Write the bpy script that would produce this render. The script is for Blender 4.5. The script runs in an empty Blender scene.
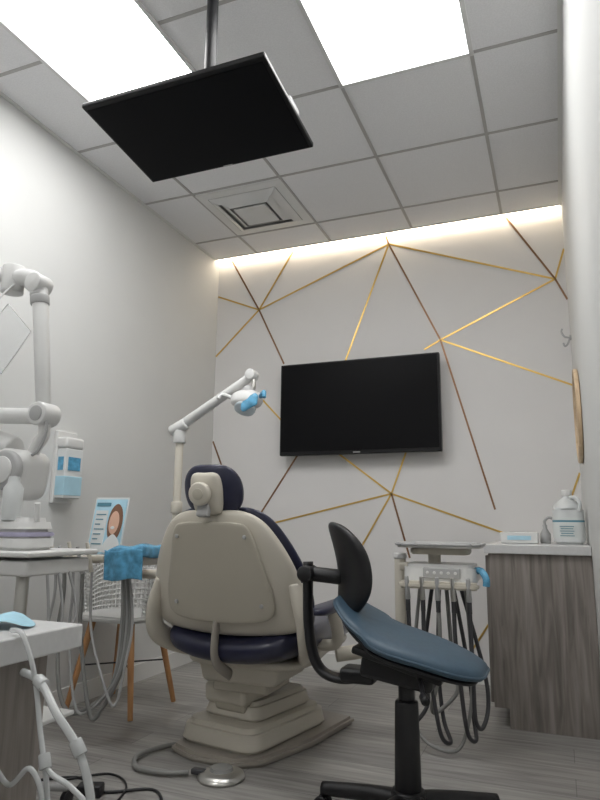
import bpy, bmesh, math, random
from mathutils import Vector, Matrix, Euler
random.seed(4)
S=bpy.context.scene
COL=bpy.context.collection
try:
    S.view_settings.view_transform='Standard'
except Exception: pass

# ------------------------------------------------------------ materials
def mat(name,col,rough=0.5,metal=0.0,noise=0.0,nscale=20,bump=0.0,emit=None,es=0,alpha=None,trans=0,coat=0,spec=None):
    m=bpy.data.materials.new(name); m.use_nodes=True
    nt=m.node_tree; b=nt.nodes['Principled BSDF']
    c=tuple(col)+(1,)
    b.inputs['Base Color'].default_value=c
    b.inputs['Roughness'].default_value=rough
    b.inputs['Metallic'].default_value=metal
    if spec is not None: b.inputs['Specular IOR Level'].default_value=spec
    if coat: b.inputs['Coat Weight'].default_value=coat
    if trans: b.inputs['Transmission Weight'].default_value=trans
    if alpha is not None: b.inputs['Alpha'].default_value=alpha
    if emit: 
        b.inputs['Emission Color'].default_value=tuple(emit)+(1,)
        b.inputs['Emission Strength'].default_value=es
    tc=nt.nodes.new('ShaderNodeTexCoord'); n=nt.nodes.new('ShaderNodeTexNoise')
    n.inputs['Scale'].default_value=nscale; n.inputs['Detail'].default_value=4
    nt.links.new(tc.outputs['Object'],n.inputs['Vector'])
    if noise>0:
        r=nt.nodes.new('ShaderNodeValToRGB')
        r.color_ramp.elements[0].position=.3; r.color_ramp.elements[1].position=.7
        r.color_ramp.elements[0].color=tuple(x*(1-noise) for x in col)+(1,)
        r.color_ramp.elements[1].color=tuple(min(1,x*(1+noise)) for x in col)+(1,)
        nt.links.new(n.outputs['Fac'],r.inputs['Fac']); nt.links.new(r.outputs['Color'],b.inputs['Base Color'])
    if bump>0:
        bp=nt.nodes.new('ShaderNodeBump'); bp.inputs['Strength'].default_value=bump; bp.inputs['Distance'].default_value=.002
        nt.links.new(n.outputs['Fac'],bp.inputs['Height']); nt.links.new(bp.outputs['Normal'],b.inputs['Normal'])
    return m
def woodmat(name,c1,c2,scale=(14,14,1.2),rough=.5):
    m=bpy.data.materials.new(name); m.use_nodes=True
    nt=m.node_tree; b=nt.nodes['Principled BSDF']; b.inputs['Roughness'].default_value=rough
    tc=nt.nodes.new('ShaderNodeTexCoord'); mp=nt.nodes.new('ShaderNodeMapping'); mp.inputs['Scale'].default_value=scale
    n=nt.nodes.new('ShaderNodeTexNoise'); n.inputs['Scale'].default_value=2.2; n.inputs['Detail'].default_value=8; n.inputs['Distortion'].default_value=.8
    r=nt.nodes.new('ShaderNodeValToRGB'); r.color_ramp.elements[0].position=.32; r.color_ramp.elements[1].position=.68
    r.color_ramp.elements[0].color=tuple(c1)+(1,); r.color_ramp.elements[1].color=tuple(c2)+(1,)
    nt.links.new(tc.outputs['Object'],mp.inputs['Vector']); nt.links.new(mp.outputs['Vector'],n.inputs['Vector'])
    nt.links.new(n.outputs['Fac'],r.inputs['Fac']); nt.links.new(r.outputs['Color'],b.inputs['Base Color'])
    return m
def floormat():
    m=bpy.data.materials.new('vinyl_plank'); m.use_nodes=True
    nt=m.node_tree; b=nt.nodes['Principled BSDF']; b.inputs['Roughness'].default_value=.42
    tc=nt.nodes.new('ShaderNodeTexCoord')
    br=nt.nodes.new('ShaderNodeTexBrick'); br.inputs['Scale'].default_value=1
    br.inputs['Brick Width'].default_value=1.2; br.inputs['Row Height'].default_value=.18
    br.inputs['Mortar Size'].default_value=.0015; br.inputs['Bias'].default_value=0
    br.inputs['Color1'].default_value=(.31,.30,.29,1); br.inputs['Color2'].default_value=(.41,.40,.385,1); br.inputs['Mortar'].default_value=(.16,.155,.15,1)
    nt.links.new(tc.outputs['Object'],br.inputs['Vector'])
    mp=nt.nodes.new('ShaderNodeMapping'); mp.inputs['Scale'].default_value=(1.2,16,1)
    n=nt.nodes.new('ShaderNodeTexNoise'); n.inputs['Scale'].default_value=2.5; n.inputs['Detail'].default_value=8; n.inputs['Distortion'].default_value=.6
    nt.links.new(tc.outputs['Object'],mp.inputs['Vector']); nt.links.new(mp.outputs['Vector'],n.inputs['Vector'])
    r=nt.nodes.new('ShaderNodeValToRGB'); r.color_ramp.elements[0].position=.3; r.color_ramp.elements[1].position=.7
    r.color_ramp.elements[0].color=(.60,.59,.58,1); r.color_ramp.elements[1].color=(1.1,1.1,1.08,1)
    nt.links.new(n.outputs['Fac'],r.inputs['Fac'])
    mx=nt.nodes.new('ShaderNodeMix'); mx.data_type='RGBA'; mx.blend_type='MULTIPLY'; mx.inputs[0].default_value=1
    nt.links.new(br.outputs['Color'],mx.inputs[6]); nt.links.new(r.outputs['Color'],mx.inputs[7])
    nt.links.new(mx.outputs[2],b.inputs['Base Color'])
    return m
M=dict(
 wall=mat('painted_wall',(.66,.665,.655),.7,noise=.015,nscale=3,bump=.05),
 bwall=mat('panel_wall',(.76,.745,.735),.6,noise=.01,nscale=4),
 ceil=mat('ceiling_tile',(.80,.80,.81),.9,noise=.05,nscale=160,bump=.4),
 tbar=mat('grid_metal_shadow_grey',(.42,.41,.40),.5),  # grid bars, grey because the tile-edge shadow is painted into their colour
 base=mat('white_trim',(.75,.75,.73),.4),
 white=mat('white_plastic',(.70,.70,.69),.35,noise=.01),
 cream=mat('cream_plastic',(.62,.58,.50),.38,noise=.02,nscale=6),
 cream2=mat('cream_panel',(.50,.465,.39),.42,noise=.02,nscale=6),
 tan=mat('tan_plastic',(.34,.31,.27),.5,noise=.03),
 navy=mat('navy_vinyl',(.018,.020,.050),.35,noise=.1,nscale=30,bump=.1,coat=.2),
 teal=mat('blue_grey_vinyl',(.047,.088,.130),.45,noise=.06,nscale=60,bump=.15),
 black=mat('black_plastic',(.010,.010,.012),.42,noise=.05),
 screen=mat('tv_screen',(.006,.006,.007),.35,spec=.08),
 bezel=mat('tv_bezel',(.008,.008,.009),.35,spec=.3),
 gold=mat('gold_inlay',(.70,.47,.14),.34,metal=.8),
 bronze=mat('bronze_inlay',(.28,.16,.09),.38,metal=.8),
 steel=mat('brushed_steel',(.62,.61,.58),.3,metal=.9),
 grey=mat('grey_tubing',(.25,.25,.24),.45),
 dgrey=mat('dark_tubing',(.055,.055,.06),.45),
 gplas=mat('grey_plastic',(.42,.42,.42),.45),
 blue=mat('blue_barrier_film',(.13,.42,.66),.25,noise=.35,nscale=30,bump=.8,alpha=.85),
 ltblue=mat('pale_blue_paper',(.35,.60,.72),.6,noise=.15,nscale=20),
 lav=mat('lavender_plastic',(.46,.44,.58),.4),
 counter=mat('white_laminate',(.62,.62,.62),.3,noise=.03,nscale=90),
 tube=mat('clear_white_tubing',(.70,.72,.72),.2,coat=.5,alpha=.75),
 clear=mat('clear_acrylic',(.85,.88,.9),.08,alpha=.18,coat=.5),
 wood=woodmat('grey_wood_laminate',(.15,.132,.118),(.32,.285,.26)),
 beech=woodmat('beech_wood',(.42,.20,.08),(.60,.33,.15),(10,10,1.5)),
 maple=woodmat('maple_wood',(.55,.40,.25),(.70,.54,.36)),
 jug=mat('jug_plastic',(.64,.66,.66),.3,noise=.02),
 label=mat('jug_label',(.66,.69,.68),.5),
 ink=mat('label_ink',(.10,.25,.32),.6),
 poster=mat('poster_blue',(.42,.66,.78),.4,noise=.12,nscale=8),
 skin=mat('poster_skin',(.72,.45,.33),.5),
 hair=mat('poster_hair',(.20,.10,.06),.5),
 paper=mat('poster_paper',(.7,.72,.72),.5),
 panel=mat('led_panel',(1,1,1),.5,emit=(1,.995,.985),es=9.2),
 cove=mat('led_cove',(1,.9,.75),.5,emit=(1,.86,.66),es=10),
 lens=mat('lamp_lens',(.7,.8,.85),.1,coat=1),
 mirror=mat('mirror_glass',(.8,.8,.8),.05,metal=1),
)
M['floor']=floormat()

# ------------------------------------------------------------ helpers
def finish(me,name,m,smooth=True,parent=None):
    o=bpy.data.objects.new(name,me); COL.objects.link(o)
    if m is not None: me.materials.append(M[m] if isinstance(m,str) else m)
    if smooth:
        for p in me.polygons: p.use_smooth=True
    if parent: o.parent=parent
    return o
def group(name):
    e=bpy.data.objects.new(name,None); COL.objects.link(e); e.empty_display_size=.1; return e
def box(name,c,s,m,parent=None,bev=.0,rot=None,seg=3,taper=None):
    bm=bmesh.new(); bmesh.ops.create_cube(bm,size=1)
    for v in bm.verts:
        v.co=Vector((v.co.x*s[0],v.co.y*s[1],v.co.z*s[2]))
        if taper and v.co.z>0: v.co.x*=taper[0]; v.co.y*=taper[1]
    if bev>0: bmesh.ops.bevel(bm,geom=bm.edges[:]+bm.verts[:],offset=bev,segments=seg,affect='EDGES',profile=.5)
    R=Matrix.Identity(3)
    if rot: R=Euler(rot).to_matrix()
    for v in bm.verts: v.co=R@v.co+Vector(c)
    me=bpy.data.meshes.new(name); bm.to_mesh(me); bm.free()
    o=finish(me,name,m,bev>0,parent)
    if bev>0:
        md=o.modifiers.new('wn','WEIGHTED_NORMAL'); md.keep_sharp=False
    return o
def frame(d):
    d=d.normalized(); u=Vector((0,0,1)) if abs(d.z)<.95 else Vector((1,0,0))
    a=u.cross(d).normalized(); return a,d.cross(a)
def cyl(name,p1,p2,r,m,parent=None,r2=None,n=28,bev=.0):
    p1=Vector(p1);p2=Vector(p2); r2=r if r2 is None else r2
    d=p2-p1; L=d.length; b=min(bev if bev else min(r,r2)*.15,L*.3)
    prof=[(0,0),(0,r-b),(b*.3,r-b*.3),(b,r),(L-b,r2),(L-b*.3,r2-b*.3),(L,r2-b),(L,0)]
    return lathe(name,prof,p1,d,m,parent,n)
def lathe(name,prof,o,axis,m,parent=None,n=32,sx=1,sy=1):
    axis=Vector(axis).normalized(); a,b=frame(axis); o=Vector(o)
    vs=[];fs=[];rings=[]
    for t,r in prof:
        if r<=1e-6: rings.append([len(vs)]); vs.append(o+axis*t)
        else:
            k=len(vs); rings.append(list(range(k,k+n)))
            for i in range(n):
                th=2*math.pi*i/n; vs.append(o+axis*t+a*r*sx*math.cos(th)+b*r*sy*math.sin(th))
    for A,B in zip(rings,rings[1:]):
        for i in range(n):
            j=(i+1)%n
            if len(A)==1 and len(B)==1: continue
            if len(A)==1: fs.append((A[0],B[j],B[i]))
            elif len(B)==1: fs.append((A[i],A[j],B[0]))
            else: fs.append((A[i],A[j],B[j],B[i]))
    me=bpy.data.meshes.new(name); me.from_pydata([tuple(v) for v in vs],[],fs); me.update()
    bm=bmesh.new(); bm.from_mesh(me); bmesh.ops.recalc_face_normals(bm,faces=bm.faces); bm.to_mesh(me); bm.free()
    ob=finish(me,name,m,True,parent)
    md=ob.modifiers.new('es','EDGE_SPLIT'); md.split_angle=math.radians(50)
    return ob
def cr(pts,k=8,closed=False):
    P=[Vector(p) for p in pts]; n=len(P); out=[]
    rng=range(n) if closed else range(n-1)
    for i in rng:
        if closed: p0,p1,p2,p3=P[i-1],P[i],P[(i+1)%n],P[(i+2)%n]
        else: p0=P[max(i-1,0)];p1=P[i];p2=P[i+1];p3=P[min(i+2,n-1)]
        for j in range(k):
            t=j/k
            out.append(.5*((2*p1)+(p2-p0)*t+(2*p0-5*p1+4*p2-p3)*t*t+(3*p1-p0-3*p2+p3)*t**3))
    if not closed: out.append(P[-1])
    return out
def tube(name,pts,r,m,parent=None,n=10,k=8,smooth=True,flat=1.0):
    P=cr(pts,k) if smooth else [Vector(p) for p in pts]
    vs=[];fs=[]; a=None
    for i,p in enumerate(P):
        d=(P[min(i+1,len(P)-1)]-P[max(i-1,0)]).normalized()
        if a is None: a,b=frame(d)
        else:
            a=(a-d*a.dot(d)).normalized(); b=d.cross(a)
        rr=r[0]+(r[1]-r[0])*i/(len(P)-1) if isinstance(r,tuple) else r
        for j in range(n):
            th=2*math.pi*j/n; vs.append(p+a*rr*math.cos(th)+b*rr*flat*math.sin(th))
    L=len(P)
    for i in range(L-1):
        for j in range(n):
            jj=(j+1)%n; fs.append((i*n+j,i*n+jj,(i+1)*n+jj,(i+1)*n+j))
    fs.append(tuple(range(n))[::-1]); fs.append(tuple((L-1)*n+j for j in range(n)))
    me=bpy.data.meshes.new(name); me.from_pydata([tuple(v) for v in vs],[],fs); me.update()
    return finish(me,name,m,True,parent)
def pillow(name,outline,fn,tf,tb,m,parent=None,rings=10,k=5,pw=.5,cen=None):
    O=cr([(p[0],p[1],0) for p in outline],k,True); n=len(O)
    c=Vector((sum(p.x for p in O)/n,sum(p.y for p in O)/n,0)) if cen is None else Vector((cen[0],cen[1],0))
    vs=[];fs=[]
    def ring(s,h):
        st=len(vs)
        for p in O:
            q=c+(p-c)*s; vs.append(fn(q.x,q.y,h))
        return st
    seq=[]
    for i in range(rings):
        a=(i+.6)/rings*math.pi/2
        s=math.sin(a); seq.append((s,-tb*math.cos(a)**(2*pw)))
    seq.append((1,0))
    for i in reversed(range(rings)):
        a=(i+.6)/rings*math.pi/2
        s=math.sin(a); seq.append((s,tf*math.cos(a)**(2*pw)))
    R=[ring(s,h) for s,h in seq]
    for A,B in zip(R,R[1:]):
        for j in range(n):
            jj=(j+1)%n; fs.append((A+j,A+jj,B+jj,B+j))
    i0=len(vs); vs.append(fn(c.x,c.y,-tb)); i1=len(vs); vs.append(fn(c.x,c.y,tf))
    for j in range(n):
        jj=(j+1)%n; fs.append((i0,R[0]+jj,R[0]+j)); fs.append((i1,R[-1]+j,R[-1]+jj))
    me=bpy.data.meshes.new(name); me.from_pydata([tuple(v) for v in vs],[],fs); me.update()
    bm=bmesh.new(); bm.from_mesh(me); bmesh.ops.recalc_face_normals(bm,faces=bm.faces); bm.to_mesh(me); bm.free()
    return finish(me,name,m,True,parent)
def rrect(w,d,r,n=4):
    pts=[]
    for cx,cy,a0 in ((w/2-r,d/2-r,0),(-w/2+r,d/2-r,90),(-w/2+r,-d/2+r,180),(w/2-r,-d/2+r,270)):
        for i in range(n+1):
            a=math.radians(a0+90*i/n); pts.append((cx+r*math.cos(a),cy+r*math.sin(a)))
    return pts
def slab(name,outline,z0,z1,m,parent=None,fn=None,bev=.003):
    bm=bmesh.new(); vs=[bm.verts.new((p[0],p[1],z0)) for p in outline]
    f=bm.faces.new(vs); g=bmesh.ops.extrude_face_region(bm,geom=[f])
    for v in g['geom']:
        if isinstance(v,bmesh.types.BMVert): v.co.z=z1
    bmesh.ops.recalc_face_normals(bm,faces=bm.faces)
    if bev:
        es=[e for e in bm.edges if abs(e.verts[0].co.z-e.verts[1].co.z)<1e-6]
        bmesh.ops.bevel(bm,geom=es,offset=bev,segments=2,affect='EDGES')
    if fn:
        for v in bm.verts: v.co=fn(v.co)
    me=bpy.data.meshes.new(name); bm.to_mesh(me); bm.free()
    o=finish(me,name,m,True,parent); md=o.modifiers.new('es','EDGE_SPLIT'); md.split_angle=math.radians(35)
    return o

# ------------------------------------------------------------ camera
CH=.954
f=635.0
Yv=Vector((258,-125,-f)).normalized()
Xv=Vector((1591,104,f)); Xv=(Xv-Yv*Xv.dot(Yv)).normalized(); Zv=Xv.cross(Yv)
cd=bpy.data.cameras.new('camera'); cam=bpy.data.objects.new('camera',cd); COL.objects.link(cam)
cd.sensor_fit='VERTICAL'; cd.sensor_height=32; cd.lens=f/800*32; cd.clip_start=.02
cd.shift_x=-.002; cd.shift_y=.002
Mx=Matrix((Xv,Yv,Zv)).to_4x4(); Mx.translation=Vector((0,0,CH)); cam.matrix_world=Mx
S.camera=cam

# ------------------------------------------------------------ room
XL,XR,YB,YF,H=-2.45,.137,4.27,-1.6,3.03
box('floor',((XL+XR)/2,(YB+YF)/2,-.05),(XR-XL+.4,YB-YF+.4,.1),'floor')
box('ceiling',((XL+XR)/2,(YB-.075+YF)/2,H+.06),(XR-XL+.2,YB-YF-.075,.12),'ceil')
box('wall_left',(XL-.05,(YB+YF)/2,H/2+.05),(.1,YB-YF+.2,H+.1),'wall')
box('wall_right',(XR+.05,(YB+YF)/2,H/2+.05),(.1,YB-YF+.2,H+.1),'wall')
box('wall_back',((XL+XR)/2,YB+.05,H/2+.05),(XR-XL,.1,H+.1),'bwall')
box('wall_front',((XL+XR)/2,YF-.05,H/2+.05),(XR-XL,.1,H+.1),'wall')
box('baseboard_left',(XL+.006,(YB+YF)/2,.05),(.012,YB-YF,.1),'base')
box('baseboard_back',((XL+XR)/2,YB-.006,.05),(XR-XL,.012,.1),'base')
box('baseboard_right',(XR-.006,(YB+YF)/2,.05),(.012,YB-YF,.1),'base')
g=group('trim_ceiling_grid')
xs=[-2.07,-1.46,-.85,-.24]; ys=[2.585+.645*i for i in range(-6,3)]
for i,x in enumerate(xs): box('tbar_y_%d'%i,(x,(YB-.08+YF)/2,H-.001),(.017,YB-.08-YF,.006),'tbar',g)
for i,y in enumerate(ys):
    if y<YB-.1: box('tbar_x_%d'%i,((XL+XR)/2,y,H-.001),(XR-XL,.017,.005),'tbar',g)
box('tbar_edge_left',(XL+.01,(YB+YF)/2-.04,H-.001),(.02,YB-YF-.08,.006),'base',g)
box('tbar_edge_right',(XR-.01,(YB+YF)/2-.04,H-.001),(.02,YB-YF-.08,.006),'base',g)
yA,yB_=1.295,2.585
for n_,(x0,x1,y0,y1) in enumerate([(-2.07,-1.46,yA,yB_),(-.85,-.24,yA,yB_),(-2.07,-1.46,-1.285,.005)]):
    g=group('ceiling_light_panel'+('' if n_==0 else '.%03d'%n_))
    box('diffuser',((x0+x1)/2,(y0+y1)/2,H-.004),(x1-x0-.03,y1-y0-.03,.006),'panel',g)
    for i,(cx,cy,sx,sy) in enumerate([((x0+x1)/2,y0,x1-x0+.02,.02),((x0+x1)/2,y1,x1-x0+.02,.02),(x0,(y0+y1)/2,.02,y1-y0),(x1,(y0+y1)/2,.02,y1-y0)]):
        box('frame_%d'%i,(cx,cy,H-.005),(sx,sy,.012),'white',g)
g=group('cove_light_strip')
box('led_strip',((XL+XR)/2,YB-.035,H+.012),(XR-XL-.02,.04,.01),'cove',g)
box('channel',((XL+XR)/2,YB-.035,H+.045),(XR-XL-.01,.068,.05),'white',g)
box('trim_cove_edge',((XL+XR)/2,YB-.08,H+.01),(XR-XL,.012,.03),'base')
# air vent: flat frame with nested stepped cones
g=group('ceiling_air_vent'); vx,vy=-1.765,3.553
def ringcone(name,s0,z0,s1,z1,m):
    vs=[];fs=[]
    for s,z in ((s0,z0),(s1,z1),(s1,z1-.003),(s0,z0-.003)):
        for a,b in ((-1,-1),(1,-1),(1,1),(-1,1)): vs.append((vx+a*s/2,vy+b*s/2,H+z))
    for r in range(4):
        rr=(r+1)%4
        for j in range(4): jj=(j+1)%4; fs.append((r*4+j,r*4+jj,rr*4+jj,rr*4+j))
    me=bpy.data.meshes.new(name); me.from_pydata(vs,[],fs); me.update()
    bm=bmesh.new(); bm.from_mesh(me); bmesh.ops.recalc_face_normals(bm,faces=bm.faces); bm.to_mesh(me); bm.free()
    return finish(me,name,m,False,g)
ringcone('frame_face',.60,-.002,.48,-.006,'white')
box('throat',(vx,vy,H-.003),(.49,.49,.002),'gplas',g)
ringcone('cone_outer',.47,-.008,.38,-.030,'white')
ringcone('cone_middle',.36,-.014,.27,-.038,'white')
box('core',(vx,vy,H-.040),(.23,.23,.014),'white',g,bev=.005)
box('core_stem',(vx,vy,H-.02),(.12,.12,.035),'gplas',g)
# inlay lines
N=dict(A=(-1.039,2.972),A2=(-1.06,3.04),D=(-2.079,2.590),t1=(-1.80,3.03),t2=(-2.33,3.03),l1=(-2.445,2.742),l2=(-2.448,2.245),v1=(-1.859,2.137),v2=(-1.40,2.05),
 C=(-.686,2.209),B=(.070,2.549),t3=(-.213,3.03),r1=(.135,2.75),r2=(.135,2.40),r3=(.135,1.83),E=(-.375,1.056),G=(-1.047,1.161),g1=(-1.5,1.50),g2=(-.90,1.55),
 g3=(-1.974,.944),g4=(-.3,.90),g5=(-1.30,.74),g6=(-.93,.74),h1=(-2.14,.856),h2=(-1.70,1.50),i1=(-2.445,1.57),i2=(-2.30,1.24),j1=(-2.03,1.87),j2=(-1.80,1.63),
 k1=(.05,1.06),k2=(.135,1.28),m1=(-.44,.36),m2=(-.62,.09),n1=(-1.42,.52),n2=(-1.27,.34),c2=(-.8,2.15))
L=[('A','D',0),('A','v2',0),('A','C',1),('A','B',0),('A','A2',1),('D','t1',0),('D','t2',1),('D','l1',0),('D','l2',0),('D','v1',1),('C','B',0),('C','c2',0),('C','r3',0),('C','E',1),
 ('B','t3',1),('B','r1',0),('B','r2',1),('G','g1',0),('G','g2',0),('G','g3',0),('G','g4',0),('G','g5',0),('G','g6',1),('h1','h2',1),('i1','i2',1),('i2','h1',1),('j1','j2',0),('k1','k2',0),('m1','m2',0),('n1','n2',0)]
g=group('trim_wall_inlay_lines')
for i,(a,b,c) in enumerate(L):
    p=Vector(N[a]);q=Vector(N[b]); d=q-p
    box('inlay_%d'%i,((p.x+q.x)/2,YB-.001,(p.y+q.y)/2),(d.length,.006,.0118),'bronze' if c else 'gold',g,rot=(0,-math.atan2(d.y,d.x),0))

# ------------------------------------------------------------ wall TV
g=group('wall_television')
tx,tz=-1.255,1.76
box('housing',(tx,4.17,tz),(1.15,.045,.665),'bezel',g,bev=.006)
box('screen',(tx,4.146,tz+.006),(1.125,.004,.63),'screen',g)
box('logo',(tx,4.144,tz-.322),(.05,.004,.008),'gplas',g)
box('wall_mount',(tx,4.23,tz),(.4,.08,.3),'black',g,bev=.005)
# ceiling monitor
g=group('ceiling_monitor')
th=math.radians(-7)
mc=Vector((-1.145,1.82,1.430+CH))
def mloc(x,y,z):
    return mc+Euler((th,0,0)).to_matrix()@Vector((x,y,z))
box('housing',mloc(0,0,.012),(.725,.45,.022),'bezel',g,bev=.006,rot=(th,0,0))
box('screen',mloc(0,.004,.001),(.70,.42,.004),'screen',g,rot=(th,0,0))
box('logo',mloc(0,.216,.0),(.04,.006,.004),'gplas',g,rot=(th,0,0))
box('rear_housing',mloc(0,.02,.04),(.5,.26,.04),'bezel',g,bev=.015,rot=(th,0,0))
box('tilt_bracket',mloc(.02,0,.08),(.12,.14,.06),'black',g,bev=.01,rot=(th,0,0))
box('side_box',mloc(.33,.05,.04),(.05,.09,.035),'gplas',g,bev=.006,rot=(th,0,0))
cyl('pole',(-1.115,1.82,mc.z+.08),(-1.115,1.82,H),.022,'black',g)
cyl('ceiling_flange',(-1.115,1.82,H-.02),(-1.115,1.82,H+.001),.08,'black',g)

# ------------------------------------------------------------ cabinet right
g=group('base_cabinet')
cx0,cx1,cy0=-.345,XR-.002,3.42
box('carcass',((cx0+cx1)/2,(cy0+YB)/2+.0,.455),(cx1-cx0,YB-cy0-.01,.73),'wood',g)
box('plinth',((cx0+.07+cx1)/2,(cy0+YB)/2,.045),(cx1-cx0-.07,YB-cy0-.01,.09),'wood',g)
for i in range(2):
    yy=cy0+.03+i*.41
    box('door_%d'%i,(cx0-.009,yy+.195,.455),(.018,.39,.70),'wood',g,bev=.002)
    cyl('handle_%d'%i,(cx0-.035,yy+.33,.62),(cx0-.035,yy+.33,.75),.006,'steel',g)
box('countertop',((cx0-.02+cx1)/2,(cy0-.02+YB)/2,.84),(cx1-cx0+.02,YB-cy0+.012,.045),'counter',g,bev=.004)
zt=.8625
g=group('disinfectant_jug'); jx,jy=.045,3.72
slab('body',rrect(.155,.15,.045,5),zt,zt+.19,'jug',g,fn=lambda v:Vector((jx+v.x,jy+v.y,v.z)),bev=.012)
lathe('shoulder',[(0,.074),(.02,.068),(.045,.040),(.06,.024),(.08,.022),(.08,0)],(jx,jy,zt+.185),(0,0,1),'jug',g)
slab('label',rrect(.157,.152,.045,5),zt+.03,zt+.14,'label',g,fn=lambda v:Vector((jx+v.x,jy+v.y,v.z)),bev=0)
slab('label_band',rrect(.158,.153,.045,5),zt+.115,zt+.125,'ink',g,fn=lambda v:Vector((jx+v.x,jy+v.y,v.z)),bev=0)
for i in range(5): box('label_text_%d'%i,(jx-.01,jy-.077,zt+.045+.012*i),(.07-.01*(i%2),.002,.0035),'ink',g)
cyl('cap',(jx,jy,zt+.25),(jx,jy,zt+.285),.026,'white',g)
tube('handle',[(jx+.015,jy-.02,zt+.245),(jx+.045,jy-.05,zt+.24),(jx+.06,jy-.065,zt+.21),(jx+.055,jy-.06,zt+.17)],.010,'jug',g)
g=group('glove_box')
box('carton',(-.205,3.72,zt+.030),(.19,.13,.058),'white',g,bev=.004)
box('opening',(-.205,3.72,zt+.060),(.10,.05,.003),'gplas',g,bev=.001)
box('carton_print',(-.205,3.654,zt+.03),(.12,.003,.022),'poster',g)
g=group('spray_bottle')
lathe('bottle',[(0,0),(0,.025),(.01,.028),(.05,.028),(.08,.012),(.10,.012),(.10,0)],(-.075,3.8,zt),(0,0,1),'gplas',g)
tube('nozzle',[(-.075,3.8,zt+.10),(-.075,3.8,zt+.12),(-.055,3.8,zt+.14),(-.035,3.8,zt+.135)],.008,'gplas',g)
g=group('coat_hook')
cyl('plate',(XR-.001,4.08,2.09),(XR-.012,4.08,2.09),.016,'gplas',g)
tube('hook_upper',[(XR-.01,4.08,2.09),(XR-.04,4.08,2.10),(XR-.055,4.08,2.13),(XR-.05,4.08,2.15)],.006,'gplas',g)
tube('hook_lower',[(XR-.01,4.08,2.085),(XR-.025,4.08,2.05),(XR-.04,4.08,2.04),(XR-.048,4.08,2.06)],.006,'gplas',g)
g=group('round_wall_mirror')
lathe('frame',[(0,0),(0,.24),(.004,.25),(.020,.25),(.024,.245),(.024,.225),(.015,.222),(.015,0)],(XR-.001,3.62,1.53),(-1,0,0),'maple',g,n=48)
lathe('glass',[(.015,0),(.0151,.222),(.017,.22),(.017,0)],(XR-.001,3.62,1.53),(-1,0,0),'mirror',g,n=48)

# ------------------------------------------------------------ dental chair
g=group('dental_chair'); CX=-1.27
def backy(z): return 2.40-(z-.48)*.30
def bfn(off):
    def fn(u,v,h):
        y=backy(v)-h+off+ .35*u*u
        return Vector((CX+u,y,v+h*.1))
    return fn
half=[(0,1.0),(.12,1.0),(.20,.965),(.26,.89),(.31,.79),(.335,.69),(.335,.60),(.31,.545),(.20,.52),(0,.51)]
out=half+[(-x,z) for x,z in reversed(half[1:-1])]
pillow('back_shell',out,bfn(0),.055,.02,'cream',g,rings=12,pw=.35)
pillow('back_cushion',[(x*1.035,(z-.755)*1.04+.76) for x,z in out],bfn(.055),.03,.085,'navy',g,rings=10,pw=.4)
half2=[(0,.955),(.11,.955),(.165,.93),(.20,.82),(.235,.68),(.225,.60),(.14,.57),(0,.565)]
out2=half2+[(-x,z) for x,z in reversed(half2[1:-1])]
pillow('back_panel',out2,bfn(-.050),.012,.01,'cream2',g,rings=10,pw=.2)
for i,(sx,zz) in enumerate([(-.15,.9),(.15,.9),(-.19,.64),(.19,.64)]):
    y=backy(zz)+.35*sx*sx-.0600
    cyl('panel_screw_%d'%i,(CX+sx,y,zz),(CX+sx,y-.006,zz),.008,'gplas',g)
hx=CX-.005
box('headrest_bar',(hx,2.255,1.0),(.07,.025,.16),'steel',g,bev=.005,rot=(-.25,0,0))
def hfn(off,dz=0):
    return lambda u,v,h: Vector((hx+u,2.20-h+off-(v-1.08)*.28+.9*u*u,v+dz))
hh=[(0,1.18),(.07,1.175),(.115,1.14),(.13,1.08),(.115,1.02),(.07,.985),(0,.98)]
ho=hh+[(-x,z) for x,z in reversed(hh[1:-1])]
pillow('headrest_cushion',ho,hfn(.03),.03,.055,'navy',g,pw=.4)
hh=[(0,1.145),(.04,1.145),(.06,1.125),(.065,1.07),(.055,1.0),(.03,.985),(0,.985)]
ho=hh+[(-x,z) for x,z in reversed(hh[1:-1])]
pillow('headrest_shell',ho,hfn(-.005),.045,.02,'cream',g,pw=.3)
cyl('headrest_knob',(hx,2.155,1.065),(hx,2.125,1.06),.045,'cream',g,bev=.008)
cyl('headrest_knob_cap',(hx,2.126,1.06),(hx,2.12,1.059),.022,'cream2',g)
box('headrest_slot',(hx,2.175,1.0),(.05,.03,.05),'gplas',g,bev=.006,rot=(-.25,0,0))
so=[(.0,2.34),(.2,2.35),(.29,2.43),(.30,2.65),(.27,2.9),(.23,3.2),(.20,3.5),(.12,3.6),(0,3.62)]
so=so+[(-x,y) for x,y in reversed(so[1:-1])]
pillow('seat_cushion',so,lambda u,v,h:Vector((CX+u,v,.455+h+.5*u*u-.06*max(0,v-2.9))),.08,.09,'navy',g,pw=.30)
pillow('seat_shell',[(x*.90,(y-3)*.80+3) for x,y in so],lambda u,v,h:Vector((CX+u,v,.39+h-.05*max(0,v-2.9))),.03,.05,'cream',g,pw=.3)
for s in (-1,1):
    n='left' if s<0 else 'right'
    tube('hinge_bracket_'+n,[(CX+s*.30,2.37,.72),(CX+s*.335,2.365,.60),(CX+s*.335,2.40,.50),(CX+s*.29,2.52,.44),(CX+s*.24,2.62,.42)],.046,'cream',g,n=14,flat=.6)
    tube('armrest_support_'+n,[(CX+s*.28,2.72,.44),(CX+s*.345,2.72,.45),(CX+s*.365,2.70,.50),(CX+s*.36,2.64,.60)],.030,'cream',g,n=14,flat=.8)
    ao=[(-.035,-.2),(.035,-.2),(.04,0),(.035,.2),(-.035,.2),(-.04,0)]
    pillow('armrest_'+n,ao,lambda u,v,h,s=s:Vector((CX+s*.36+u,2.64+v,.615+h)),.02,.025,'navy',g,pw=.3)
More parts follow.
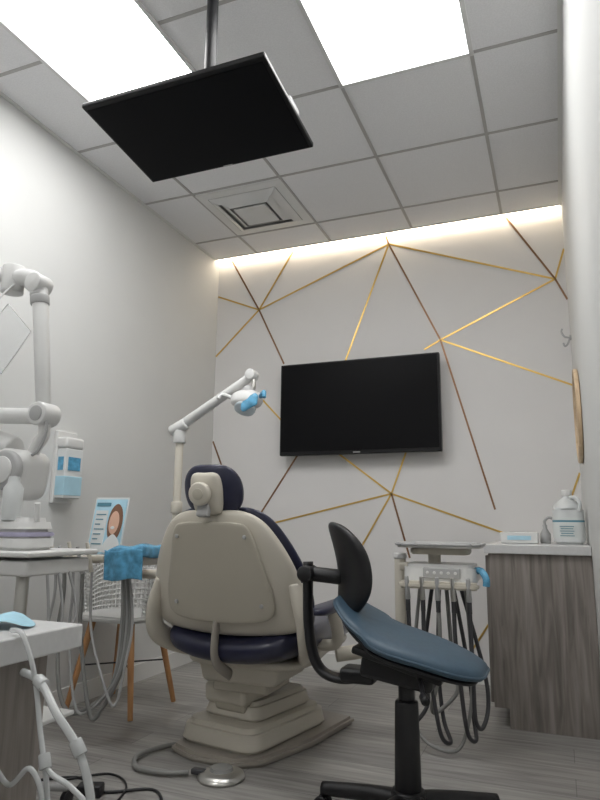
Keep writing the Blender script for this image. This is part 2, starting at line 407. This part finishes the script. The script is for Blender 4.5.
tube('back_strut',[(CX-.02,2.345,.60),(CX-.02,2.325,.50),(CX-.015,2.33,.42),(CX-.01,2.44,.35)],.024,'tan',g,n=12,flat=.5)
yaw=-.20
def bl(x,y,z): 
    c,s_=math.cos(yaw),math.sin(yaw)
    return Vector((-1.31+c*x-s_*y,2.86+s_*x+c*y,z))
box('lift_head',(-1.29,2.70,.335),(.34,.34,.09),'cream',g,bev=.02,taper=(1.1,1.1))
box('lift_head_step',(-1.285,2.66,.285),(.26,.24,.06),'cream2',g,bev=.012)
box('lift_arm',bl(-.01,-.02,.26),(.17,.5,.10),'cream2',g,bev=.02,rot=(.25,0,yaw))
box('lift_arm_cover',bl(-.03,-.17,.235),(.23,.20,.09),'cream',g,bev=.025,rot=(.12,0,yaw))
cyl('lift_pivot',bl(-.14,-.12,.25),bl(.10,-.12,.25),.022,'gplas',g)
bo=[(-.20,-.40),(-.05,-.44),(.15,-.41),(.23,-.32),(.27,.0),(.25,.40),(-.20,.42),(-.22,.1),(-.23,-.3)]
slab('base_plate',bo,0,.035,'tan',g,fn=lambda v:bl(v.x*(1-.6*v.z),v.y*(1-.5*v.z),v.z),bev=.012)
slab('base_housing',rrect(.42,.62,.08),.03,.125,'cream',g,fn=lambda v:bl(v.x*(1-(v.z-.04)*.8)-.01,(v.y)*(1-(v.z-.04)*.8)-.05,v.z),bev=.02)
slab('base_housing_top',rrect(.32,.48,.06),.12,.20,'cream',g,fn=lambda v:bl(v.x*(1-(v.z-.11)*1.5)-.02,(v.y)*(1-(v.z-.11)*1.5)-.02,v.z),bev=.018)
tube('supply_hose',[(-1.50,2.62,.02),(-1.62,2.52,.015),(-1.66,2.38,.015),(-1.58,2.27,.015),(-1.45,2.27,.015),(-1.375,2.31,.015)],.010,'grey',g)
g=group('foot_control_pedal')
px,py=-1.25,2.34
lathe('disc',[(0,0),(0,.085),(.008,.09),(.02,.085),(.03,.06),(.034,0)],(px,py,0),(0,0,1),'steel',g)
lathe('centre',[(.03,0),(.031,.045),(.042,.04),(.045,0)],(px,py,0),(0,0,1),'grey',g)
box('side_lever',(px-.085,py-.02,.02),(.06,.03,.02),'dgrey',g,bev=.005)

# ------------------------------------------------------------ operatory light
g=group('dental_operatory_light')
lx,ly=-1.865,2.9
tube('lower_support',[(-1.64,2.95,.40),(-1.75,2.94,.41),(-1.85,2.91,.47),(lx,ly,.62)],.030,'cream',g,n=14)
cyl('post',(lx,ly,.58),(lx,ly,1.40),.021,'cream',g)
cyl('post_collar',(lx,ly,1.0),(lx,ly,1.06),.03,'cream',g)
cyl('elbow',(lx,ly,1.37),(lx,ly,1.45),.034,'white',g)
cyl('elbow_joint',(lx-.05,ly,1.435),(lx+.045,ly-.01,1.475),.033,'white',g)
cyl('boom',(lx-.03,ly,1.445),(-1.43,2.87,1.70),.028,'white',g,r2=.022)
cyl('boom_joint',(-1.43,2.84,1.705),(-1.43,2.90,1.705),.028,'white',g)
tube('yoke_stem',[(-1.43,2.87,1.70),(-1.415,2.865,1.65),(-1.43,2.86,1.60)],.012,'steel',g)
pillow('lamp_head',rrect(.16,.13,.055),lambda u,v,h:Vector((-1.445+u,2.85+v+h*.35,1.57+h-.15*v)),.05,.045,'white',g,pw=.35)
cyl('lamp_collar',(-1.445,2.855,1.60),(-1.445,2.865,1.64),.035,'gplas',g,r2=.025)
cyl('lamp_lens',(-1.445,2.84,1.54),(-1.445,2.825,1.515),.055,'lens',g)
tube('handle_left',[(-1.51,2.84,1.58),(-1.57,2.82,1.60),(-1.585,2.80,1.575)],.011,'white',g)
pillow('barrier_film',rrect(.09,.070,.02),lambda u,v,h:Vector((-1.40+u,2.79+h+.2*v,1.545+v+.012*math.sin(50*u))),.015,.015,'blue',g,pw=.4)
tube('handle_right',[(-1.365,2.84,1.58),(-1.335,2.82,1.60),(-1.33,2.81,1.57)],.011,'blue',g)

# ------------------------------------------------------------ assistant instrument arm (left)
g=group('assistant_instrument_arm')
tube('support_arm',[(-1.86,2.84,.72),(-1.88,2.75,.70),(-1.95,2.58,.72)],.022,'cream',g,n=12)
box('tray',(-1.98,2.58,.775),(.38,.22,.02),'gplas',g,bev=.008)
cyl('tray_neck',(-1.95,2.57,.70),(-1.95,2.57,.77),.03,'cream',g)
box('control_block',(-1.82,2.52,.795),(.17,.15,.07),'cream',g,bev=.015)
pillow('blue_cover',rrect(.21,.19,.02),lambda u,v,h:Vector((-1.815+u+.004*math.sin(60*v),2.51+v,.815+h+.005*math.sin(50*u+30*v)+.08*u)),.035,.03,'blue',g,pw=.15)
pillow('blue_cover_skirt',rrect(.20,.13,.012),lambda u,v,h:Vector((-1.815+u,2.412+h+.006*math.sin(70*u)-.04*v,.765+v+.006*math.sin(35*u)+.05*u)),.007,.007,'blue',g,pw=.3)
box('holder_bar',(-2.06,2.42,.785),(.28,.045,.03),'cream',g,bev=.01,rot=(0,-.03,.05))
box('holder_link',(-2.0,2.49,.78),(.06,.14,.03),'cream',g,bev=.008)
for i in range(5):
    x=-2.18+i*.052
    cyl('handpiece_%d'%i,(x,2.395,.73-.01*(i%2)),(x-.01,2.365,.86-.02*(i%2)),.010,'gplas' if i%2 else 'cream',g,r2=.008)
    d=.04*i
    tube('suction_hose_%d'%i,[(x,2.398,.74),(x-.005,2.41,.62),(x-.04+d*.3,2.42,.45),(x-.02+d*.8,2.42,.22-.03*(i%4)),(x+.08+d*.4,2.44,.10+.02*i),(-1.90+.02*i,2.48,.22+.03*i),(-1.90+.015*i,2.54,.5),(-1.93+.01*i,2.56,.74)],.0095 if i%2 else .0065,'grey' if i%2 else 'gplas',g)
# brochure
g=group('brochure_display')
def pfn(x,z,o=0): return Vector((-2.115+x*.9, 2.64+o+z*.18, .786+z*.93))
def pbox(name,x0,x1,z0,z1,o,m):
    vs=[pfn(x0,z0,o),pfn(x1,z0,o),pfn(x1,z1,o),pfn(x0,z1,o),pfn(x0,z0,o+.003),pfn(x1,z0,o+.003),pfn(x1,z1,o+.003),pfn(x0,z1,o+.003)]
    me=bpy.data.meshes.new(name); me.from_pydata([tuple(v) for v in vs],[],[(0,1,2,3),(7,6,5,4),(0,4,5,1),(1,5,6,2),(2,6,7,3),(3,7,4,0)])
    return finish(me,name,m,False,g)
pbox('backing',-.115,.115,.0,.31,.0,'paper')
pbox('picture',-.105,.105,.01,.30,-.004,'poster')
pbox('header',-.095,.0,.262,.282,-.006,'ink')
pbox('white_block',-.095,-.01,.02,.24,-.006,'paper')
for i in range(7): pbox('text_%d'%i,-.085,-.02-.015*(i%3),.215-.026*i,.221-.026*i,-.008,'ink')
circ=lambda rx,rz,cx,cz:[(rx*math.cos(i*.785)+cx,rz*math.sin(i*.785)+cz) for i in range(8)]
pillow('portrait_hair',circ(.05,.10,.05,.175),lambda u,v,h:pfn(u,v,-.007-h),.001,.001,'hair',g)
pillow('portrait_face',circ(.034,.062,.045,.175),lambda u,v,h:pfn(u,v,-.009-h),.001,.001,'skin',g)
pillow('portrait_smile',circ(.014,.008,.042,.148),lambda u,v,h:pfn(u,v,-.011-h),.001,.001,'paper',g)
pillow('portrait_shoulders',[(-.005,.02),(.10,.02),(.10,.07),(.075,.10),(.05,.115),(.025,.10),(.0,.07)],lambda u,v,h:pfn(u,v,-.008-h),.001,.001,'paper',g,k=2)
pbox('foot',-.10,.10,.0,.012,-.03,'clear')

# ------------------------------------------------------------ tub chair
g=group('perforated_tub_chair')
tcx,tcy=-2.20,2.98
nu,nv=40,13
vs=[];fs=[]
for j in range(nv):
    for i in range(nu+1):
        a=math.pi*(-.15+1.30*i/nu)
        r=.20+.025*j/(nv-1)
        hgt=.47+(.34*(max(0,math.sin(max(0,min(math.pi,a))))**.5*.3+.70))*j/(nv-1)
        vs.append((tcx+min(.23,r)*math.cos(a),tcy+.9*r*math.sin(a)-.03,hgt))
for j in range(nv-1):
    for i in range(nu): k=j*(nu+1)+i; fs.append((k,k+1,k+nu+2,k+nu+1))
me=bpy.data.meshes.new('backrest'); me.from_pydata(vs,[],fs); me.update()
o=finish(me,'backrest','white',True,g); md=o.modifiers.new('w','WIREFRAME'); md.thickness=.013; md.use_even_offset=False
rim=[vs[(nv-1)*(nu+1)+i] for i in range(0,nu+1,4)]
tube('rim',rim,.009,'white',g)
slab('seat',rrect(.42,.40,.12),.445,.475,'white',g,fn=lambda v:Vector((tcx+v.x,tcy+v.y,v.z)),bev=.01)
for i,(sx,sy) in enumerate([(-1,-1),(1,-1),(-1,1),(1,1)]):
    cyl('leg_%d'%i,(tcx+sx*.20,tcy+sy*.19,0),(tcx+sx*.12,tcy+sy*.12,.45),.013,'beech',g,r2=.019)
for i in range(2): tube('stretcher_%d'%i,[(tcx-.16,tcy+(-.155,.155)[i],.22),(tcx+.16,tcy+(.155,-.155)[i],.22)],.004,'black',g)

# ------------------------------------------------------------ delivery unit right
g=group('dental_delivery_unit')
dx,dy=-.51,3.0
slab('tray',rrect(.37,.27,.06),.855,.866,'steel',g,fn=lambda v:Vector((dx+v.x,dy+v.y,v.z)),bev=.003)
ro=cr([(p[0],p[1],0) for p in rrect(.37,.27,.06)],3,True); ro=[Vector((dx+p.x,dy+p.y,.870)) for p in ro]; ro.append(ro[0])
tube('tray_rim',ro,.007,'gplas',g,smooth=False)
slab('tray_support',rrect(.26,.18,.04),.825,.855,'cream2',g,fn=lambda v:Vector((dx+v.x,dy+v.y,v.z)),bev=.006)
cyl('tray_neck',(dx-.03,dy,.77),(dx-.03,dy,.83),.028,'cream',g)
slab('control_head',rrect(.32,.24,.05),.70,.785,'white',g,fn=lambda v:Vector((dx+.005+v.x,dy+v.y*(1-(v.z-.7)),v.z)),bev=.015)
box('control_pad',(dx+.02,dy-.115,.748),(.16,.02,.045),'gplas',g,bev=.005)
for i in range(5): cyl('button_%d'%i,(dx-.04+.03*i,dy-.124,.75),(dx-.04+.03*i,dy-.128,.75),.007,'white',g)
slab('holder_bar',rrect(.34,.07,.03),.685,.715,'cream',g,fn=lambda v:Vector((dx+.01+v.x,dy-.15+v.y,v.z)),bev=.008)
for i in range(5):
    x=dx-.12+i*.065
    cyl('handpiece_%d'%i,(x,dy-.165,.64),(x,dy-.185,.735),.012,'gplas' if i%2==0 else 'steel',g,r2=.009)
    cyl('hose_end_%d'%i,(x,dy-.160,.59),(x,dy-.165,.645),.010,'dgrey',g)
    low=[.10,.05,.16,.07,.12][i]; w=[-.03,.05,-.05,.03,.0][i]
    tube('handpiece_hose_%d'%i,[(x,dy-.16,.60),(x,dy-.15,.48),(x+w*.4,dy-.13,.30),(x+w,dy-.10,low+.04),(x+w*1.2+.02,dy-.04,low),(x+.04,dy+.02,low+.08),(x+.02,dy+.05,.35),(dx-.05+i*.03,dy+.05,.70)],.009,'dgrey' if i!=2 else 'grey',g)
tube('air_hose_low',[(dx-.1,dy+.02,.70),(dx-.13,dy,.4),(dx-.12,dy-.05,.10),(dx,dy-.1,.03),(dx+.08,dy-.05,.06),(dx+.12,dy,.3),(dx+.10,dy+.02,.70)],.008,'grey',g)
tube('blue_handle',[(dx+.16,dy-.05,.76),(dx+.185,dy-.08,.76),(dx+.205,dy-.10,.73),(dx+.205,dy-.10,.70)],.015,'blue',g,n=12)
cyl('arm_post',(-.70,dy,.48),(-.70,dy,.80),.026,'cream',g)
cyl('arm_post_cap',(-.70,dy,.80),(-.70,dy,.825),.031,'white',g)
box('arm_link',(-.63,dy,.765),(.15,.06,.04),'cream',g,bev=.012)
tube('lower_arm',[(-.70,dy,.50),(-.74,dy-.01,.42),(-.88,dy-.05,.385),(-.98,2.9,.37)],.032,'cream',g,n=14)

# ------------------------------------------------------------ stool
g=group('dental_assistant_stool')
sx0,sy0=-.50,2.20
cyl('hub',(sx0,sy0,.055),(sx0,sy0,.125),.055,'black',g)
cyl('gas_sleeve',(sx0,sy0,.11),(sx0,sy0,.39),.043,'black',g,r2=.038)
cyl('gas_column',(sx0,sy0,.38),(sx0,sy0,.47),.026,'black',g)
for i in range(5):
    a=math.radians(103+72*i); d=Vector((math.cos(a),math.sin(a),0)); e=Vector((sx0,sy0,0))+d*.30
    tube('leg_%d'%i,[(sx0,sy0,.092),(sx0+d.x*.12,sy0+d.y*.12,.090),(e.x,e.y,.074)],(.030,.022),'black',g,n=12)
    t=Vector((-d.y,d.x,0))
    cyl('caster_fork_%d'%i,e+Vector((0,0,.045)),e+Vector((0,0,.080)),.010,'black',g)
    for s in (-1,1):
        cc=e+Vector((0,0,.027))
        cyl('caster_%d_%d'%(i,s),cc+t*s*.006,cc+t*s*.024,.027,'black',g,bev=.004)
box('mechanism',(sx0-.02,sy0,.48),(.24,.14,.07),'black',g,bev=.015,rot=(0,.15,0))
box('mechanism_plate',(sx0-.01,sy0,.515),(.30,.22,.025),'black',g,bev=.008,rot=(0,.26,0))
tube('lever',[(sx0+.05,sy0-.05,.48),(sx0+.08,sy0-.15,.475),(sx0+.10,sy0-.22,.46)],.007,'black',g)
tube('lever_knob',[(sx0+.10,sy0-.22,.46),(sx0+.112,sy0-.25,.455)],.013,'black',g)
def seatfn(dz=0):
    def fn(u,v,h):
        z=.575-.24*u+ (1.3*(u+.0)**2 if u<0 else -.25*u*u) - .55*v*v*(1 if u>-.1 else .3)
        return Vector((sx0+.005+u,sy0+v,z+h+dz))
    return fn
so=[(-.235,0),(-.22,.10),(-.15,.17),(-.05,.19),(.08,.175),(.18,.15),(.245,.09),(.255,0)]
so=so+[(x,-y) for x,y in reversed(so[1:-1])]
pillow('seat_cushion',so,seatfn(),.04,.035,'teal',g,pw=.35)
sr=cr([(x*1.0,y*1.0,0) for x,y in so],4,True); sf=seatfn(0.0)
sr=[sf(p.x,p.y,0) for p in sr]; sr.append(sr[0])
tube('seat_piping',sr,.0045,'teal',g,n=8,smooth=False)
pillow('seat_pan',[(x*.9,y*.88) for x,y in so],seatfn(-.03),.01,.02,'black',g,pw=.3)
tube('back_bar',[(sx0-.08,sy0,.47),(sx0-.22,sy0,.435),(sx0-.31,sy0,.47),(sx0-.345,sy0,.60),(sx0-.35,sy0,.82)],.028,'black',g,n=14,flat=.6)
box('back_bar_clamp',(sx0-.16,sy0,.455),(.12,.09,.05),'black',g,bev=.015)
cyl('back_pivot',(sx0-.36,sy0,.78),(sx0-.22,sy0,.77),.026,'black',g)
cyl('back_knob',(sx0-.345,sy0-.055,.78),(sx0-.345,sy0+.03,.78),.028,'black',g)
bo=rrect(.30,.32,.13)
ya=math.radians(32)
def bkfn(u,v,h):
    q=Vector((h+1.2*u*u- 1.6*v*v-.12*v, u, v))
    c,s_=math.cos(ya),math.sin(ya)
    return Vector((sx0-.195+c*q.x-s_*q.y*1, sy0+s_*q.x+c*q.y, .80+q.z))
pillow('backrest',bo,bkfn,.035,.035,'black',g,pw=.35)

# ------------------------------------------------------------ foreground counter left
g=group('foreground_counter')
cr_x,cr_y,cz=-.905,1.09,.75
box('countertop',((XL+cr_x)/2,(cr_y-.35)/2+.0,cz-.0225),(cr_x-XL-.004,cr_y+.35,.045),'counter',g,bev=.004)
box('side_panel',((XL+cr_x-.05)/2,(cr_y-.03-.35)/2,(cz-.045)/2),(cr_x-.05-XL-.004,cr_y-.03+.33,cz-.045),'wood',g)
g=group('blue_bib_sheet')
pillow('sheet',[(-.12,-.07),(.02,-.09),(.10,-.02),(.07,.05),(-.05,.08),(-.14,.04)],lambda u,v,h:Vector((-1.06+u,1.0+v*.8,cz+.010+h+.008*math.sin(40*u+20*v))),.003,.002,'ltblue',g)
g=group('nasal_mask_tubing')
Q=[[(-.935,.93,cz+.008),(-.90,.92,cz+.006),(-.872,.92,.71),(-.855,.92,.66),(-.83,.91,.60),(-.80,.90,.53),(-.79,.90,.45),(-.82,.90,.35)],
   [(-.90,.93,.69),(-.85,.92,.68),(-.79,.90,.64),(-.74,.90,.59),(-.71,.90,.52),(-.71,.90,.44),(-.76,.90,.36),(-.84,.9,.33)],
   [(-.86,.93,.64),(-.83,.91,.60),(-.80,.90,.555),(-.75,.9,.535),(-.70,.9,.50),(-.69,.9,.44)],
   [(-.90,.88,.56),(-.86,.88,.53),(-.82,.88,.56),(-.79,.88,.52),(-.80,.88,.45),(-.86,.88,.40)]]
for i,q in enumerate(Q): tube('tube_%d'%i,q,.0045 if i!=1 else .007,'tube',g)
cyl('connector_a',(-.815,.905,.575),(-.805,.90,.555),.010,'tube',g)
cyl('connector_b',(-.75,.90,.605),(-.735,.90,.585),.011,'tube',g)
cyl('connector_c',(-.86,.925,.682),(-.84,.92,.675),.011,'tube',g)

# ------------------------------------------------------------ xray machine
g=group('dental_xray_machine')
yx=1.9
cyl('wall_plate',(XL,1.72,2.0),(XL+.04,1.72,2.0),.09,'white',g)
cyl('wall_arm',(XL+.03,1.72,2.0),(-2.09,yx,1.965),.030,'white',g)
cyl('upper_joint',(-2.08,yx,1.89),(-2.08,yx,2.01),.046,'white',g)
tube('upper_link',[(-2.08,yx,1.955),(-2.0,yx,1.95),(-1.94,yx,1.915),(-1.93,yx,1.86)],.036,'white',g,n=16)
cyl('elbow_top',(-1.935,yx-.04,1.91),(-1.935,yx+.04,1.91),.042,'white',g)
cyl('vertical_arm',(-1.93,yx,1.90),(-1.85,yx,1.37),.032,'white',g,r2=.028)
cyl('cuff',(-1.925,yx,1.86),(-1.92,yx,1.82),.038,'gplas',g)
cyl('elbow_bottom',(-1.84,yx-.05,1.36),(-1.84,yx+.04,1.36),.046,'white',g)
cyl('elbow_cap',(-1.84,yx-.055,1.36),(-1.84,yx-.045,1.36),.03,'gplas',g)
cyl('lower_arm',(-1.85,yx,1.355),(-2.2,yx-.05,1.37),.032,'white',g)
tube('yoke',[(-1.84,yx,1.34),(-1.84,yx,1.28),(-1.87,yx,1.24),(-1.89,yx,1.20)],.024,'white',g,n=12)
box('tube_head',(-1.94,yx,1.13),(.17,.18,.19),'white',g,bev=.05,seg=5,rot=(0,.15,0))
cyl('head_cap',(-1.92,yx-.075,1.14),(-1.92,yx-.11,1.14),.075,'gplas',g,bev=.012)
cyl('head_dial',(-1.92,yx-.11,1.14),(-1.92,yx-.118,1.14),.05,'white',g)
cyl('cone',(-1.98,yx,1.23),(-2.16,yx,1.28),.05,'white',g,r2=.06)
tube('cable',[(-1.82,yx-.03,1.36),(-1.80,yx-.03,1.29),(-1.83,yx-.03,1.22),(-1.86,yx-.03,1.2)],.006,'gplas',g)
pts=[(-1.785,1.715),(-1.665,1.60),(-1.72,1.53),(-1.80,1.44),(-1.93,1.58)]  # separate clear acrylic pane, merely grouped under the x-ray machine
bm=bmesh.new(); vv=[bm.verts.new((x,1.62,z)) for x,z in pts]; bm.faces.new(vv); me=bpy.data.meshes.new('clear_shield'); bm.to_mesh(me); bm.free()
o=finish(me,'clear_shield','clear',False,g); md=o.modifiers.new('s','SOLIDIFY'); md.thickness=.002
tube('shield_edge',[(x,1.62,z) for x,z in pts+[pts[0]]],.0022,'white',g,smooth=False)
tube('shield_clip_arm',[(-1.85,1.62,1.65),(-1.98,1.75,1.80),(-2.05,1.88,1.92)],.004,'gplas',g)
g=group('wall_glove_dispenser')
box('back_plate',(XL+.012,2.68,1.235),(.024,.15,.38),'white',g,bev=.006)
box('carton',(XL+.05,2.68,1.20),(.06,.13,.26),'paper',g,bev=.006)
box('carton_band',(XL+.0505,2.68,1.135),(.064,.134,.10),'poster',g,bev=.004)
box('carton_print',(XL+.082,2.68,1.25),(.003,.09,.07),'blue',g)
box('carton_print_side',(XL+.05,2.6145,1.25),(.035,.003,.07),'blue',g)
box('top_lip',(XL+.045,2.68,1.36),(.075,.14,.06),'white',g,bev=.015)
g=group('equipment_cart')
ex,ey=-1.76,1.78
box('top_shelf',(ex,ey,.845),(.36,.34,.018),'white',g,bev=.006)
box('drawer',(ex,ey,.80),(.32,.30,.05),'white',g,bev=.008)
cyl('post',(ex,ey,.06),(ex,ey,.80),.022,'steel',g)
box('lower_shelf',(ex,ey,.30),(.30,.28,.015),'white',g,bev=.005)
for i in range(4):
    a=math.radians(45+90*i); e=(ex+.2*math.cos(a),ey+.2*math.sin(a))
    tube('foot_%d'%i,[(ex,ey,.09),(e[0],e[1],.06)],.014,'gplas',g)
    cyl('wheel_%d'%i,(e[0]-.01,e[1],.025),(e[0]+.01,e[1],.025),.025,'black',g)
for i in range(3):
    tube('hanging_cord_%d'%i,[(ex+.15,ey-.05+.05*i,.80),(ex+.175+.01*i,ey-.05+.05*i,.62),(ex+.12,ey-.03*i,.42+.05*i),(ex+.05,ey,.5)],.005,'gplas',g)
g=group('ultrasonic_scaler_unit')
uz=.8545
slab('body',rrect(.22,.17,.05),uz,uz+.05,'white',g,fn=lambda v:Vector((ex-.01+v.x,ey-.03+v.y,v.z)),bev=.01)
slab('body_band',rrect(.222,.172,.05),uz+.045,uz+.060,'lav',g,fn=lambda v:Vector((ex-.01+v.x,ey-.03+v.y,v.z)),bev=.004)
slab('body_top',rrect(.215,.165,.05),uz+.056,uz+.11,'white',g,fn=lambda v:Vector((ex-.01+v.x*(1-(v.z-uz-.06)*3),ey-.03+v.y*(1-(v.z-uz-.06)*3),v.z)),bev=.015)
lathe('bottle',[(0,0),(0,.03),(.01,.033),(.11,.033),(.13,.02),(.14,.02),(.15,.018),(.152,0)],(ex+.0,ey-.08,uz+.10),(0,0,1),'jug',g)
cyl('handpiece',(ex+.07,ey-.03,uz+.08),(ex+.085,ey-.05,uz+.16),.010,'white',g)

# floor cables
g=group('floor_power_cable')
tube('cable_a',[(-1.95,1.95,.006),(-1.75,2.12,.006),(-1.58,2.05,.006),(-1.42,2.14,.006),(-1.30,2.02,.006),(-1.22,1.85,.006)],.005,'black',g)
tube('cable_b',[(-1.95,2.2,.005),(-1.8,2.08,.005),(-1.66,2.20,.005),(-1.52,2.12,.005),(-1.45,1.9,.005)],.004,'black',g)
box('cable_plug',(-1.60,2.02,.02),(.09,.05,.04),'black',g,bev=.008,rot=(0,0,.4))

w=bpy.data.worlds.new('world'); S.world=w; w.use_nodes=True
w.node_tree.nodes['Background'].inputs['Color'].default_value=(.8,.85,.9,1)
w.node_tree.nodes['Background'].inputs['Strength'].default_value=.3
